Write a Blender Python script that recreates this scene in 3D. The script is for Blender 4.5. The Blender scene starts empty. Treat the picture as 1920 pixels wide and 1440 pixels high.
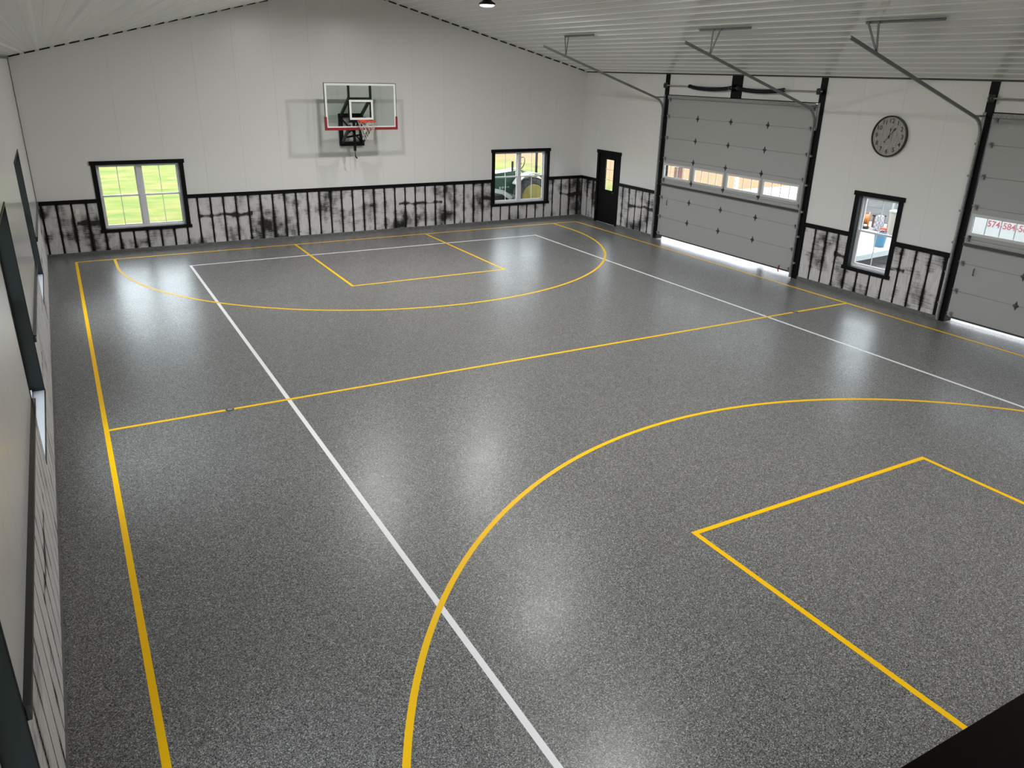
import bpy, bmesh, math, random
from mathutils import Vector, Matrix
random.seed(7)
S = bpy.context.scene
C = S.collection
PI = math.pi

# ------------------------------------------------------------------ camera, world, exposure
cam = bpy.data.cameras.new('camera')
cam.sensor_fit = 'HORIZONTAL'; cam.sensor_width = 36.0
cam.lens = 1461.86 / 1920 * 36.0
cam.clip_start = 0.05; cam.clip_end = 400
co = bpy.data.objects.new('camera', cam); C.objects.link(co)
co.location = (-6.7964, -10.1021, 4.2659)
co.rotation_euler = (math.radians(68.1466), math.radians(-1.2394), math.radians(-29.2123))
S.camera = co

SKY = 9.2
LAMP_W = 160.0
w = bpy.data.worlds.new('overcast_sky'); S.world = w; w.use_nodes = True
nt = w.node_tree; nt.nodes.clear()
wo = nt.nodes.new('ShaderNodeOutputWorld'); bg = nt.nodes.new('ShaderNodeBackground')
tc = nt.nodes.new('ShaderNodeTexCoord'); sx = nt.nodes.new('ShaderNodeSeparateXYZ'); rp = nt.nodes.new('ShaderNodeValToRGB')
rp.color_ramp.elements[0].position = 0.0; rp.color_ramp.elements[0].color = (0.80, 0.86, 0.95, 1)
rp.color_ramp.elements[1].position = 1.0; rp.color_ramp.elements[1].color = (0.92, 0.96, 1.0, 1)
nt.links.new(tc.outputs['Generated'], sx.inputs[0]); nt.links.new(sx.outputs['Z'], rp.inputs[0])
nt.links.new(rp.outputs[0], bg.inputs[0]); bg.inputs[1].default_value = SKY
nt.links.new(bg.outputs[0], wo.inputs[0])

S.view_settings.view_transform = 'Standard'
S.view_settings.look = 'None'
S.view_settings.gamma = 1.0
S.view_settings.use_curve_mapping = False
S.view_settings.exposure = 0.0
try:
    S.cycles.use_denoising = True
    S.cycles.max_bounces = 10; S.cycles.diffuse_bounces = 6; S.cycles.glossy_bounces = 5
    S.cycles.transparent_max_bounces = 24
    S.cycles.sample_clamp_indirect = 6.0
    S.cycles.caustics_reflective = False; S.cycles.caustics_refractive = False
except Exception:
    pass

# ------------------------------------------------------------------ dimensions (metres)
XL, XR, YB, YF = -7.400, 7.485, 10.797, -14.0
TH = 0.20                    # wall thickness
EAVE, RIDGE = 4.315, 6.185
SL = (RIDGE - EAVE) / XR     # roof slope
PITCH = 0.3056               # one foot board pitch
CAP0, CAP1 = 1.195, 1.285    # chair rail
BASE = 0.07
def zc(x): return RIDGE - SL * abs(x)

# ------------------------------------------------------------------ materials
def mat(name, col, rough=0.5, metal=0.0, spec=0.5, coat=0.0):
    m = bpy.data.materials.new(name); m.use_nodes = True
    b = m.node_tree.nodes['Principled BSDF']
    b.inputs['Base Color'].default_value = (*col, 1); b.inputs['Roughness'].default_value = rough
    b.inputs['Metallic'].default_value = metal; b.inputs['Specular IOR Level'].default_value = spec
    if coat: b.inputs['Coat Weight'].default_value = coat; b.inputs['Coat Roughness'].default_value = 0.08
    return m
class N:
    """small node helper"""
    def __init__(s, m): s.t = m.node_tree; s.b = s.t.nodes['Principled BSDF']
    def n(s, typ, **k):
        x = s.t.nodes.new('ShaderNode' + typ)
        for a, v in k.items():
            if a == 'ins':
                for i, vv in v.items(): x.inputs[i].default_value = vv
            else: setattr(x, a, v)
        return x
    def l(s, a, b): s.t.links.new(a, b)
    def math(s, op, a, b=0.0, clamp=False):
        x = s.t.nodes.new('ShaderNodeMath'); x.operation = op; x.use_clamp = clamp
        for i, v in enumerate((a, b)):
            if isinstance(v, (int, float)): x.inputs[i].default_value = v
            else: s.l(v, x.inputs[i])
        return x.outputs[0]
    def noise(s, vec, scale=1.0, detail=2.0, rough=0.5):
        x = s.n('TexNoise'); x.inputs['Scale'].default_value = scale; x.inputs['Detail'].default_value = detail
        x.inputs['Roughness'].default_value = rough; s.l(vec, x.inputs['Vector']); return x.outputs['Fac']
    def vscale(s, vec, sc):
        x = s.n('VectorMath', operation='MULTIPLY'); s.l(vec, x.inputs[0]); x.inputs[1].default_value = sc; return x.outputs[0]
    def ramp(s, fac, stops, interp='LINEAR'):
        x = s.n('ValToRGB'); r = x.color_ramp; r.interpolation = interp
        while len(r.elements) < len(stops): r.elements.new(0.5)
        for e, (p, c) in zip(r.elements, stops): e.position = p; e.color = (*c, 1) if len(c) == 3 else c
        s.l(fac, x.inputs[0]); return x.outputs[0]
    def mix(s, fac, a, b):
        x = s.n('MixRGB')
        for i, v in enumerate((fac, a, b)):
            if isinstance(v, (int, float)): x.inputs[i].default_value = v
            elif isinstance(v, tuple): x.inputs[i].default_value = (*v, 1)
            else: s.l(v, x.inputs[i])
        return x.outputs[0]
    def bump(s, h, strength, dist):
        x = s.n('Bump'); x.inputs['Strength'].default_value = strength; x.inputs['Distance'].default_value = dist
        s.l(h, x.inputs['Height']); s.l(x.outputs[0], s.b.inputs['Normal'])

def m_floor():
    m = mat('flake_epoxy', (0.2, 0.2, 0.2), 0.24, spec=0.25); k = N(m)
    o = k.n('TexCoord').outputs['Object']
    v = k.n('TexVoronoi', ins={'Scale': 170.0}); k.l(o, v.inputs['Vector'])
    sp = k.n('SeparateColor'); k.l(v.outputs['Color'], sp.inputs[0])
    c1 = k.ramp(sp.outputs[0], [(0, (0.018, 0.018, 0.018)), (0.16, (0.095, 0.0945, 0.092)), (0.42, (0.172, 0.171, 0.167)), (0.72, (0.275, 0.273, 0.267)), (0.91, (0.52, 0.516, 0.508))], 'CONSTANT')
    big = k.noise(o, 0.5, 3.0)
    c2 = k.mix(k.math('MULTIPLY', big, 0.2), c1, (0.10, 0.099, 0.095))
    k.l(c2, k.b.inputs['Base Color'])
    h = k.math('ADD', k.math('MULTIPLY', sp.outputs[1], 0.5), k.math('MULTIPLY', k.noise(o, 30.0, 3.0), 1.2))
    k.bump(h, 0.10, 0.004)
    r = k.math('ADD', k.math('MULTIPLY', k.noise(o, 1.3, 3.0), 0.10), 0.25)
    k.l(r, k.b.inputs['Roughness'])
    return m
def m_plank(name, axis, phase, thr=1.30):
    m = mat(name, (0.6, 0.58, 0.57), 0.55, spec=0.4); k = N(m)
    o = k.n('TexCoord').outputs['Object']
    s3 = k.n('SeparateXYZ'); k.l(o, s3.inputs[0])
    u, z = s3.outputs[axis], s3.outputs[2]
    cv = k.n('CombineXYZ'); k.l(u, cv.inputs[0]); k.l(z, cv.inputs[2]); cv.inputs[1].default_value = phase * 3 + axis * 7.3
    p = cv.outputs[0]
    rnd = k.n('ObjectInfo').outputs['Random']
    low = k.noise(k.vscale(p, (1.15, 1, 1.7)), 1.0, 2.0)
    mid = k.noise(k.vscale(p, (7.0, 1, 3.6)), 1.0, 3.0)
    vst = k.noise(k.vscale(p, (85.0, 1, 5.0)), 1.0, 2.0)
    hst = k.noise(k.vscale(p, (5.0, 1, 70.0)), 1.0, 3.0)
    s = k.math('ADD', k.math('MULTIPLY', low, 1.25), k.math('MULTIPLY', mid, 0.62))
    s = k.math('ADD', s, k.math('MULTIPLY', hst, 0.50)); s = k.math('ADD', s, k.math('MULTIPLY', vst, 0.20))
    s = k.math('ADD', s, k.math('MULTIPLY', rnd, 0.12))
    # a crosswise black drag mark that runs over several boards where the low noise allows it
    zz = k.math('ADD', z, k.math('MULTIPLY', k.noise(k.vscale(p, (1.6, 1, 0.0)), 1.0, 2.0), 0.22))
    band = k.math('SUBTRACT', 1.0, k.math('MULTIPLY', k.math('ABSOLUTE', k.math('SUBTRACT', zz, 0.84)), 15.0), True)
    on = k.math('GREATER_THAN', k.noise(k.vscale(p, (0.75, 1, 0.0)), 1.0, 0.0), 0.50)
    s = k.math('ADD', s, k.math('MULTIPLY', k.math('MULTIPLY', band, on), 0.42))
    # black paint creeping in from the board edges
    fr = k.math('FRACT', k.math('ADD', k.math('DIVIDE', k.math('SUBTRACT', u, phase), PITCH), 60.0))
    ed = k.math('MULTIPLY', k.math('ABSOLUTE', k.math('SUBTRACT', fr, 0.5)), 2.0)
    ed = k.math('MULTIPLY', k.math('SUBTRACT', ed, 0.58, True), 0.62)
    s = k.math('ADD', s, ed)
    smear = k.ramp(s, [(0.0, (0, 0, 0)), (0.5, (0, 0, 0)), (1.0, (1, 1, 1))])
    f = k.math('MULTIPLY', k.math('SUBTRACT', s, thr), 3.2, True)
    grain = k.ramp(vst, [(0.3, (0.50, 0.48, 0.475)), (0.7, (0.72, 0.70, 0.695))])
    tone = k.mix(k.math('MULTIPLY', rnd, 0.35), grain, (0.50, 0.48, 0.47))
    k.l(k.mix(f, tone, (0.016, 0.014, 0.014)), k.b.inputs['Base Color'])
    return m
def m_noise(name, c1, c2, scale, rough=0.6, stretch=(1, 1, 1), detail=4, spec=0.5):
    m = mat(name, c1, rough, spec=spec); k = N(m)
    o = k.n('TexCoord').outputs['Object']
    f = k.noise(k.vscale(o, stretch), scale, detail, 0.6)
    k.l(k.ramp(f, [(0.32, c1), (0.68, c2)]), k.b.inputs['Base Color']); return m
def m_glass(name, tint, base=0.05):
    m = bpy.data.materials.new(name); m.use_nodes = True; t = m.node_tree; t.nodes.clear()
    o = t.nodes.new('ShaderNodeOutputMaterial'); mx = t.nodes.new('ShaderNodeMixShader')
    tr = t.nodes.new('ShaderNodeBsdfTransparent'); gl = t.nodes.new('ShaderNodeBsdfGlossy'); lw = t.nodes.new('ShaderNodeLayerWeight')
    lw.inputs[0].default_value = 0.5
    p = t.nodes.new('ShaderNodeMath'); p.operation = 'POWER'; p.inputs[1].default_value = 4.0; t.links.new(lw.outputs['Facing'], p.inputs[0])
    q = t.nodes.new('ShaderNodeMath'); q.operation = 'MULTIPLY_ADD'; q.inputs[1].default_value = 0.8; q.inputs[2].default_value = base; t.links.new(p.outputs[0], q.inputs[0])
    tr.inputs[0].default_value = (*tint, 1); gl.inputs['Roughness'].default_value = 0.02
    t.links.new(q.outputs[0], mx.inputs[0]); t.links.new(tr.outputs[0], mx.inputs[1]); t.links.new(gl.outputs[0], mx.inputs[2]); t.links.new(mx.outputs[0], o.inputs[0])
    return m
def m_emit(name, col, s):
    m = mat(name, col, 0.4); b = m.node_tree.nodes['Principled BSDF']
    b.inputs['Emission Color'].default_value = (*col, 1); b.inputs['Emission Strength'].default_value = s; return m
def m_lawn():
    m = mat('lawn_grass', (0.0920, 0.1104, 0.0276), 0.9, spec=0.05); k = N(m)
    o = k.n('TexCoord').outputs['Object']
    f = k.noise(k.vscale(o, (0.7, 1.3, 1)), 1.0, 5.0, 0.68); g = k.noise(k.vscale(o, (2.2, 5.0, 1)), 1.0, 4.0, 0.7)
    c = k.ramp(f, [(0.36, (0.0552, 0.1012, 0.0165)), (0.47, (0.0920, 0.1150, 0.0239)), (0.56, (0.1289, 0.1243, 0.0332)), (0.66, (0.1519, 0.1197, 0.0534))])
    c = k.mix(k.math('MULTIPLY', k.math('SUBTRACT', g, 0.35, True), 1.2), c, (0.1381, 0.1335, 0.0460))
    # fallen leaves on the grass beyond the driveway
    s3 = k.n('SeparateXYZ'); k.l(o, s3.inputs[0])
    lf = k.math('MULTIPLY', k.math('SUBTRACT', s3.outputs[0], 12.0), 0.25, True)
    lv = k.math('MULTIPLY', lf, k.math('MULTIPLY', k.math('SUBTRACT', g, 0.34), 6.0, True))
    c = k.mix(lv, c, (0.1749, 0.0902, 0.0552))
    k.l(c, k.b.inputs['Base Color']); return m

M = {}
M['wall'] = mat('white_liner_steel', (0.76, 0.757, 0.742), 0.30, spec=0.5)
M['wall_gloss'] = mat('white_liner_steel_window_wall', (0.74, 0.737, 0.722), 0.15, spec=0.5)
M['ceil'] = mat('white_ceiling_steel', (0.86, 0.87, 0.865), 0.14, spec=0.5)
M['black'] = mat('black_painted_trim', (0.005, 0.005, 0.0055), 0.48, spec=0.14)
M['jamb'] = mat('dark_jamb_liner', (0.008, 0.0105, 0.011), 0.45, spec=0.25)
M['reveal'] = mat('lit_black_reveal', (0.035, 0.042, 0.042), 0.35, spec=0.4)  # black jamb colour lightened to grey to imitate light caught on the reveal
M['railgloss'] = mat('black_chair_rail', (0.012, 0.011, 0.010), 0.26, spec=0.5)
M['doorblack'] = mat('black_door_skin', (0.004, 0.004, 0.004), 0.55, spec=0.10)
M['sill'] = mat('grey_white_sill_board', (0.30, 0.31, 0.33), 0.35)
M['hang'] = mat('dull_punched_angle', (0.13, 0.135, 0.135), 0.5)
M['gap'] = mat('black_backing', (0.008, 0.008, 0.008), 0.7, spec=0.2)
M['bmetal'] = mat('black_powder_coat', (0.006, 0.006, 0.007), 0.45, spec=0.25)
M['galv'] = m_noise('galvanised_steel', (0.20, 0.205, 0.205), (0.36, 0.365, 0.36), 30, 0.45)
M['track'] = mat('grey_track_steel', (0.20, 0.205, 0.205), 0.42)
M['galvdark'] = mat('dark_oiled_steel', (0.06, 0.062, 0.06), 0.4, metal=0.3)
M['vinyl'] = mat('white_vinyl', (0.72, 0.72, 0.74), 0.4)
M['door'] = mat('white_door_skin', (0.385, 0.39, 0.38), 0.45)
M['dooredge'] = mat('white_door_frame', (0.62, 0.625, 0.62), 0.4)
M['glass'] = m_glass('window_glass', (0.93, 0.96, 0.95))
M['bglass'] = m_glass('backboard_glass', (0.86, 0.90, 0.88), 0.04)
M['floor'] = m_floor()
M['yellow'] = mat('yellow_court_paint', (0.97, 0.565, 0.001), 0.45, spec=0.15)
M['white'] = mat('white_court_paint', (0.88, 0.87, 0.88), 0.4, spec=0.3)
M['plankb'] = m_plank('whitewashed_board_back', 0, 0.0)
M['plankr'] = m_plank('whitewashed_board_right', 1, 0.065)
M['plankl'] = m_plank('whitewashed_board_left', 1, 0.02, 1.52)
M['kerb'] = m_noise('grey_sill_strip', (0.09, 0.095, 0.09), (0.17, 0.175, 0.165), 14, 0.5)
M['red'] = mat('red_pad', (0.24, 0.008, 0.012), 0.45)
M['rim'] = mat('orange_rim', (0.70, 0.085, 0.035), 0.35)
M['bwhite'] = mat('white_backboard_paint', (0.78, 0.79, 0.77), 0.4)
M['net'] = mat('white_cord', (0.62, 0.58, 0.54), 0.8)
M['netred'] = mat('red_cord', (0.55, 0.08, 0.05), 0.8)
M['wood'] = m_noise('dark_stained_wood', (0.004, 0.0025, 0.0015), (0.011, 0.006, 0.0035), 6, 0.6, (1, 14, 14), 4, 0.10)
M['lamp'] = m_emit('lamp_lens', (1.0, 0.98, 0.94), 14.0)
M['face'] = m_noise('grey_plank_face', (0.25, 0.24, 0.23), (0.43, 0.41, 0.40), 3.0, 0.5, (1, 22, 3))
M['ink'] = mat('black_numeral', (0.012, 0.012, 0.012), 0.5)
M['rimgrey'] = mat('aged_grey_metal', (0.045, 0.047, 0.048), 0.4, metal=0.4)
M['lawn'] = m_lawn()
M['conc'] = m_noise('pale_concrete', (0.2393, 0.2347, 0.2301), (0.3037, 0.3019, 0.2991), 1.5, 0.85)
M['plate'] = mat('white_plastic', (0.72, 0.70, 0.68), 0.4)
M['green'] = mat('tractor_green', (0.0037, 0.0313, 0.0129), 0.35, coat=0.3)
M['tyellow'] = mat('wheel_yellow', (0.1565, 0.1243, 0.0073), 0.4)
M['rubber'] = mat('tyre_rubber', (0.018, 0.018, 0.02), 0.8)
M['loader'] = mat('sky_paled_green', (0.2393, 0.2485, 0.2485), 0.4)  # sky reflection on the green loader arms put into the colour
M['ext'] = mat('white_trailer_skin', (0.3866, 0.3866, 0.3866), 0.4)
M['pink'] = mat('red_lettering', (0.2964, 0.0429, 0.0585), 0.5)
M['shed'] = m_noise('grey_siding', (0.1058, 0.1031, 0.1049), (0.1381, 0.1344, 0.1371), 3, 0.7, (1, 1, 6))
M['deck'] = m_noise('pale_deck_board', (0.2209, 0.2071, 0.1887), (0.2853, 0.2761, 0.2623), 2.0, 0.8, (1, 9, 1))
M['orange'] = mat('orange_plastic', (0.3866, 0.1197, 0.0111), 0.4)
M['coral'] = mat('coral_cloth', (0.3129, 0.0828, 0.0644), 0.8)
M['blue'] = mat('blue_plastic', (0.0552, 0.1749, 0.2853), 0.4)
M['beige'] = mat('beige_plastic', (0.2393, 0.2209, 0.1887), 0.5)
M['alu'] = mat('aluminium', (0.28, 0.31, 0.32), 0.35, metal=0.5)
M['brown'] = mat('brown_post', (0.10, 0.045, 0.035), 0.7)
M['loft'] = mat('loft_board', (0.22, 0.15, 0.10), 0.6)
def m_check():
    m = mat('checked_cloth', (0.7, 0.7, 0.72), 0.8); k = N(m)
    o = k.n('TexCoord').outputs['Object']
    c = k.n('TexChecker', ins={'Scale': 16.0, 'Color1': (0.30, 0.305, 0.32, 1), 'Color2': (0.15, 0.15, 0.18, 1)}); k.l(o, c.inputs['Vector'])
    k.l(c.outputs[0], k.b.inputs['Base Color']); return m
M['check'] = m_check()

# ------------------------------------------------------------------ mesh building
class MB:
    def __init__(s): s.bm = bmesh.new()
    def face(s, pts):
        try: return s.bm.faces.new([s.bm.verts.new(p) for p in pts])
        except ValueError: return None
    def hexa(s, P):            # eight corners: bottom ring then top ring
        v = [s.bm.verts.new(p) for p in P]
        for f in ((0, 1, 2, 3), (7, 6, 5, 4), (0, 4, 5, 1), (1, 5, 6, 2), (2, 6, 7, 3), (3, 7, 4, 0)):
            s.bm.faces.new([v[i] for i in f])
        return s
    def box(s, x0, x1, y0, y1, z0, z1):
        return s.hexa([(x0, y0, z0), (x1, y0, z0), (x1, y1, z0), (x0, y1, z0), (x0, y0, z1), (x1, y0, z1), (x1, y1, z1), (x0, y1, z1)])
    def mbox(s, f, u0, u1, v0, v1, d0, d1):
        return s.hexa([f(u0, v0, d0), f(u1, v0, d0), f(u1, v0, d1), f(u0, v0, d1), f(u0, v1, d0), f(u1, v1, d0), f(u1, v1, d1), f(u0, v1, d1)])
    def bar(s, p, q, w, h=None, up=(0, 0, 1)):
        p, q = Vector(p), Vector(q); h = h or w; d = (q - p).normalized(); up = Vector(up)
        if abs(d.dot(up)) > 0.98: up = Vector((0, 1, 0))
        a = d.cross(up).normalized() * (w / 2); b = a.cross(d).normalized() * (h / 2)
        return s.hexa([p - a - b, p + a - b, p + a + b, p - a + b, q - a - b, q + a - b, q + a + b, q - a + b])
    def tube(s, pts, r, seg=8, cap=True, closed=False):
        pts = [Vector(p) for p in pts]; n = len(pts); rings = []
        rr = r if isinstance(r, (list, tuple)) else [r] * n
        ref = None
        for i, p in enumerate(pts):
            a = pts[(i - 1) % n] if (closed or i > 0) else p; b = pts[(i + 1) % n] if (closed or i < n - 1) else p
            d = (b - a).normalized()
            if ref is None: ref = Vector((0, 0, 1)) if abs(d.z) < 0.9 else Vector((1, 0, 0))
            x = d.cross(ref).normalized(); y = x.cross(d).normalized(); ref = y
            rings.append([s.bm.verts.new(p + (x * math.cos(t) + y * math.sin(t)) * rr[i]) for t in (2 * PI * k / seg for k in range(seg))])
        for i in range(n if closed else n - 1):
            A, B = rings[i], rings[(i + 1) % n]
            for k in range(seg): s.bm.faces.new((A[k], A[(k + 1) % seg], B[(k + 1) % seg], B[k]))
        if cap and not closed: s.bm.faces.new(rings[0][::-1]); s.bm.faces.new(rings[-1])
        return s
    def cyl(s, p, q, r, seg=16): return s.tube([p, q], r, seg)
    def lathe(s, prof, origin, axis='z', seg=32):
        o = Vector(origin); rings = []
        for r, h in prof:
            ring = []
            for k in range(seg):
                t = 2 * PI * k / seg; a, b = r * math.cos(t), r * math.sin(t)
                ring.append(s.bm.verts.new(o + (Vector((a, b, h)) if axis == 'z' else Vector((h, a, b)) if axis == 'x' else Vector((a, h, b)))))
            rings.append(ring)
        for A, B in zip(rings, rings[1:]):
            for k in range(seg): s.bm.faces.new((A[k], A[(k + 1) % seg], B[(k + 1) % seg], B[k]))
        s.bm.faces.new(rings[0][::-1]); s.bm.faces.new(rings[-1]); return s
    def prism(s, poly, off):   # polygon of 3-D points extruded by a vector
        off = Vector(off); a = [s.bm.verts.new(p) for p in poly]; b = [s.bm.verts.new(Vector(p) + off) for p in poly]; n = len(poly)
        s.bm.faces.new(a[::-1]); s.bm.faces.new(b)
        for i in range(n): s.bm.faces.new((a[i], a[(i + 1) % n], b[(i + 1) % n], b[i]))
        return s
    def cells(s, f, u0, u1, v0, v1, holes, d0, d1):   # flat slab in (u,v) with rectangular holes
        def cut(a, b, k): return sorted({a, b} | {x for h in holes for x in (h[k], h[k + 1]) if a < x < b})
        U, V = cut(u0, u1, 0), cut(v0, v1, 2)
        def full(i, j):
            if not (0 <= i < len(U) - 1 and 0 <= j < len(V) - 1): return False
            u, v = (U[i] + U[i + 1]) / 2, (V[j] + V[j + 1]) / 2
            return not any(h[0] < u < h[1] and h[2] < v < h[3] for h in holes)
        vert = {}
        def g(u, v, d):
            key = (u, v, d)
            if key not in vert: vert[key] = s.bm.verts.new(f(u, v, d))
            return vert[key]
        for i in range(len(U) - 1):
            for j in range(len(V) - 1):
                if not full(i, j): continue
                a, b, c, d = U[i], U[i + 1], V[j], V[j + 1]
                s.bm.faces.new((g(a, c, d0), g(b, c, d0), g(b, d, d0), g(a, d, d0)))
                s.bm.faces.new((g(a, c, d1), g(a, d, d1), g(b, d, d1), g(b, c, d1)))
                for di, dj, (p, q) in ((-1, 0, ((a, c), (a, d))), (1, 0, ((b, d), (b, c))), (0, -1, ((b, c), (a, c))), (0, 1, ((a, d), (b, d)))):
                    if not full(i + di, j + dj): s.bm.faces.new((g(*p, d0), g(*q, d0), g(*q, d1), g(*p, d1)))
        return s
    def mesh(s, name, m, smooth=False, bevel=0.0):
        bmesh.ops.recalc_face_normals(s.bm, faces=s.bm.faces)
        if bevel:
            bmesh.ops.bevel(s.bm, geom=[e for e in s.bm.edges if len(e.link_faces) == 2 and e.calc_face_angle(0) > 0.6], offset=bevel, segments=2, affect='EDGES', clamp_overlap=True)
        me = bpy.data.meshes.new(name); s.bm.to_mesh(me); s.bm.free(); me.materials.append(m)
        if smooth:
            for p in me.polygons: p.use_smooth = True
            try: me.set_sharp_from_angle(angle=0.7)
            except Exception: pass
        return me
    def build(s, name, m, parent=None, smooth=False, bevel=0.0, **props):
        return link(name, s.mesh(name, m, smooth, bevel), parent, **props)
def origin_of(o):
    v = Vector((0, 0, 0))
    while o is not None: v += o.location; o = o.parent
    return v
def link(name, data, parent=None, **props):
    o = bpy.data.objects.new(name, data); C.objects.link(o)
    if parent is not None: o.parent = parent; o.location = -origin_of(parent)
    for k, v in props.items(): o[k] = v
    return o
def thing(name, loc, label, cat, **props):
    o = bpy.data.objects.new(name, None); C.objects.link(o); o.location = loc; o.empty_display_size = 0.2
    o['label'] = label; o['category'] = cat
    for k, v in props.items(): o[k] = v
    return o
def place(name, me, parent, world):        # shares mesh data built around its own origin
    o = bpy.data.objects.new(name, me); C.objects.link(o); o.parent = parent; o.location = Vector(world) - origin_of(parent); return o
def copy_tree(o, parent=None):
    c = o.copy(); C.objects.link(c)
    if parent is not None: c.parent = parent
    for ch in list(o.children): copy_tree(ch, c)
    return c
fB = lambda u, v, d: (u, YB + d, v)       # back wall: u = x, d outwards
fR = lambda u, v, d: (XR + d, u, v)       # right wall: u = y
fL = lambda u, v, d: (XL - d, u, v)       # left wall: u = y

# ------------------------------------------------------------------ openings
WIN_B = [(-6.085, -4.285, 0.560, 2.048), (4.375, 6.160, 0.560, 2.050)]
WIN_R = [(-0.270, 0.645, 0.580, 2.055)]
WIN_L = [(4.26, 6.42, 0.60, 2.80), (-1.93, 0.14, 0.60, 2.80), (-8.50, -6.36, 0.60, 2.80)]
MAN = (8.925, 9.895, -0.02, 2.050)
DY = -8.66
GAR = [(2.06, 6.96, -0.02, 3.77), (2.06 + DY, 6.96 + DY, -0.02, 3.77)]

def grow(h, m): return (h[0] - m, h[1] + m, h[2] - m, h[3] + m)
G1 = lambda L, m: [grow(x, m) for x in L]
# ------------------------------------------------------------------ floor and court lines
fl = MB().box(XL - TH, XR + TH, YF - TH, YB + TH, -0.15, 0).build('floor', M['floor'], label='grey speckled flake floor with a glossy clear coat and court lines', category='floor', kind='structure')
LW = 0.056
def line(name, m, x0, x1, y0, y1, z=0.0012):
    return MB().box(x0, x1, y0, y1, 0.0, z).build(name, m, fl)
def arc(name, m, cx, cy, r, sgn, yend, z=0.0016):
    pts = [(cx + r, yend)] + [(cx + r * math.cos(t), cy - sgn * r * math.sin(t)) for t in (PI * k / 96 for k in range(97))] + [(cx - r, yend)]
    b = MB(); inner = []; outer = []
    for i, (x, y) in enumerate(pts):
        if i in (0, len(pts) - 1): n = Vector((1 if i == 0 else -1, 0))
        else: n = Vector((x - cx, y - cy)).normalized()
        p = Vector((x, y)); inner.append(p - n * LW / 2); outer.append(p + n * LW / 2)
    top = [[b.bm.verts.new((q.x, q.y, z)) for q in L] for L in (inner, outer)]
    bot = [[b.bm.verts.new((q.x, q.y, 0)) for q in L] for L in (inner, outer)]
    for i in range(len(pts) - 1):
        b.bm.faces.new((top[0][i], top[1][i], top[1][i + 1], top[0][i + 1]))
        for k in (0, 1): b.bm.faces.new((top[k][i], top[k][i + 1], bot[k][i + 1], bot[k][i]))
    return b.build(name, m, fl)
h = LW / 2
SX, BY, FY = 6.832, 10.049, -9.67
line('boundary_line', M['yellow'], -SX - h, -SX + h, FY - h, BY + h)
line('boundary_line', M['yellow'], SX - h, SX + h, FY - h, BY + h)
line('boundary_line', M['yellow'], -SX + h, SX - h, BY - h, BY + h)
line('boundary_line', M['yellow'], -SX + h, SX - h, FY - h, FY + h)
line('halfway_line', M['yellow'], -SX + h, SX - h, -h, h, 0.0014)
for y0, y1 in ((5.457, BY - h), (FY + h, -5.185)):
    for x in (-1.835, 1.802): line('lane_line', M['yellow'], x - h, x + h, y0 - h if y0 > 0 else y0, y1 if y0 > 0 else y1 + h, 0.0014)
    yy = 5.457 if y0 > 0 else -5.185
    line('free_throw_line', M['yellow'], -1.835 + h, 1.802 - h, yy - h, yy + h, 0.0014)
arc('three_point_arc', M['yellow'], -0.015, 9.27, 6.025, 1, BY - h)
arc('three_point_arc', M['yellow'], -0.01, -8.89, 5.96, -1, FY + h)
WX, WY = 4.572, 8.682
for x in (-WX, WX): line('volleyball_line', M['white'], x - h, x + h, -WY - h, WY + h, 0.0010)
for y in (-WY, WY): line('volleyball_line', M['white'], -WX + h, WX - h, y - h, y + h, 0.0010)

# ------------------------------------------------------------------ walls: shell, liner panels, boards, rail, base
wb = MB().cells(fB, XL - TH, XR + TH, -0.15, EAVE, G1(WIN_B, 0.0145), 0.012, TH)
wb.prism([(XL - TH, YB + 0.012, EAVE), (XR + TH, YB + 0.012, EAVE), (0, YB + 0.012, RIDGE + 0.06)], (0, TH - 0.012, 0))
wall_back = wb.build('wall_back', M['wall'], label='white gable end wall above distressed boards with a basketball hoop', category='wall', kind='structure')
wall_right = MB().cells(fR, YF - TH, YB + TH, -0.15, EAVE, G1(WIN_R + [MAN], 0.0145) + G1(GAR, 0.045), 0.012, TH).build('wall_right', M['wall'], label='white side wall holding the two overhead doors and the clock', category='wall', kind='structure')
wall_left = MB().cells(fL, YF - TH, YB + TH, -0.15, EAVE, G1(WIN_L, 0.0145), 0.012, TH).build('wall_left', M['wall'], label='white steel side wall seen edge-on with three deep black windows', category='wall', kind='structure')
wall_front = MB().box(XL - TH, XR + TH, YF - TH, YF, -0.15, EAVE).prism([(XL - TH, YF - TH, EAVE), (XR + TH, YF - TH, EAVE), (0, YF - TH, RIDGE + 0.06)], (0, TH, 0)).build('wall_front', M['wall'], label='plain white gable wall behind the loft', category='wall', kind='structure')

def grow(h, m): return (h[0] - m, h[1] + m, h[2] - m, h[3] + m)
def strips(f, u0, u1, step, phase, v0, top, holes, m, name, parent, gap, d0, gable=False, d1=0.012):
    k0 = math.floor((u0 - phase) / step); u = phase + k0 * step
    while u < u1 - 0.01:
        a, b = max(u + gap / 2, u0), min(u + step - gap / 2, u1)
        if b - a > 0.03:
            q = MB(); q.cells(f, a, b, v0, top, holes, d0, d1)
            if gable:
                mid = [0.0] if a < 0 < b else []
                xs = [a] + mid + [b]
                q.prism([f(a, EAVE, d0), f(b, EAVE, d0)] + [f(x, zc(x) + 0.02, d0) for x in reversed(xs)], (0, 0.012 - d0, 0))
            if len(q.bm.faces): q.build(name, m, parent)
            else: q.bm.free()
        u += step
hb = [grow(x, 0.02) for x in WIN_B]; hr = [grow(x, 0.02) for x in WIN_R + [MAN] + GAR]; hl = [grow(x, 0.016) for x in WIN_L]
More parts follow.
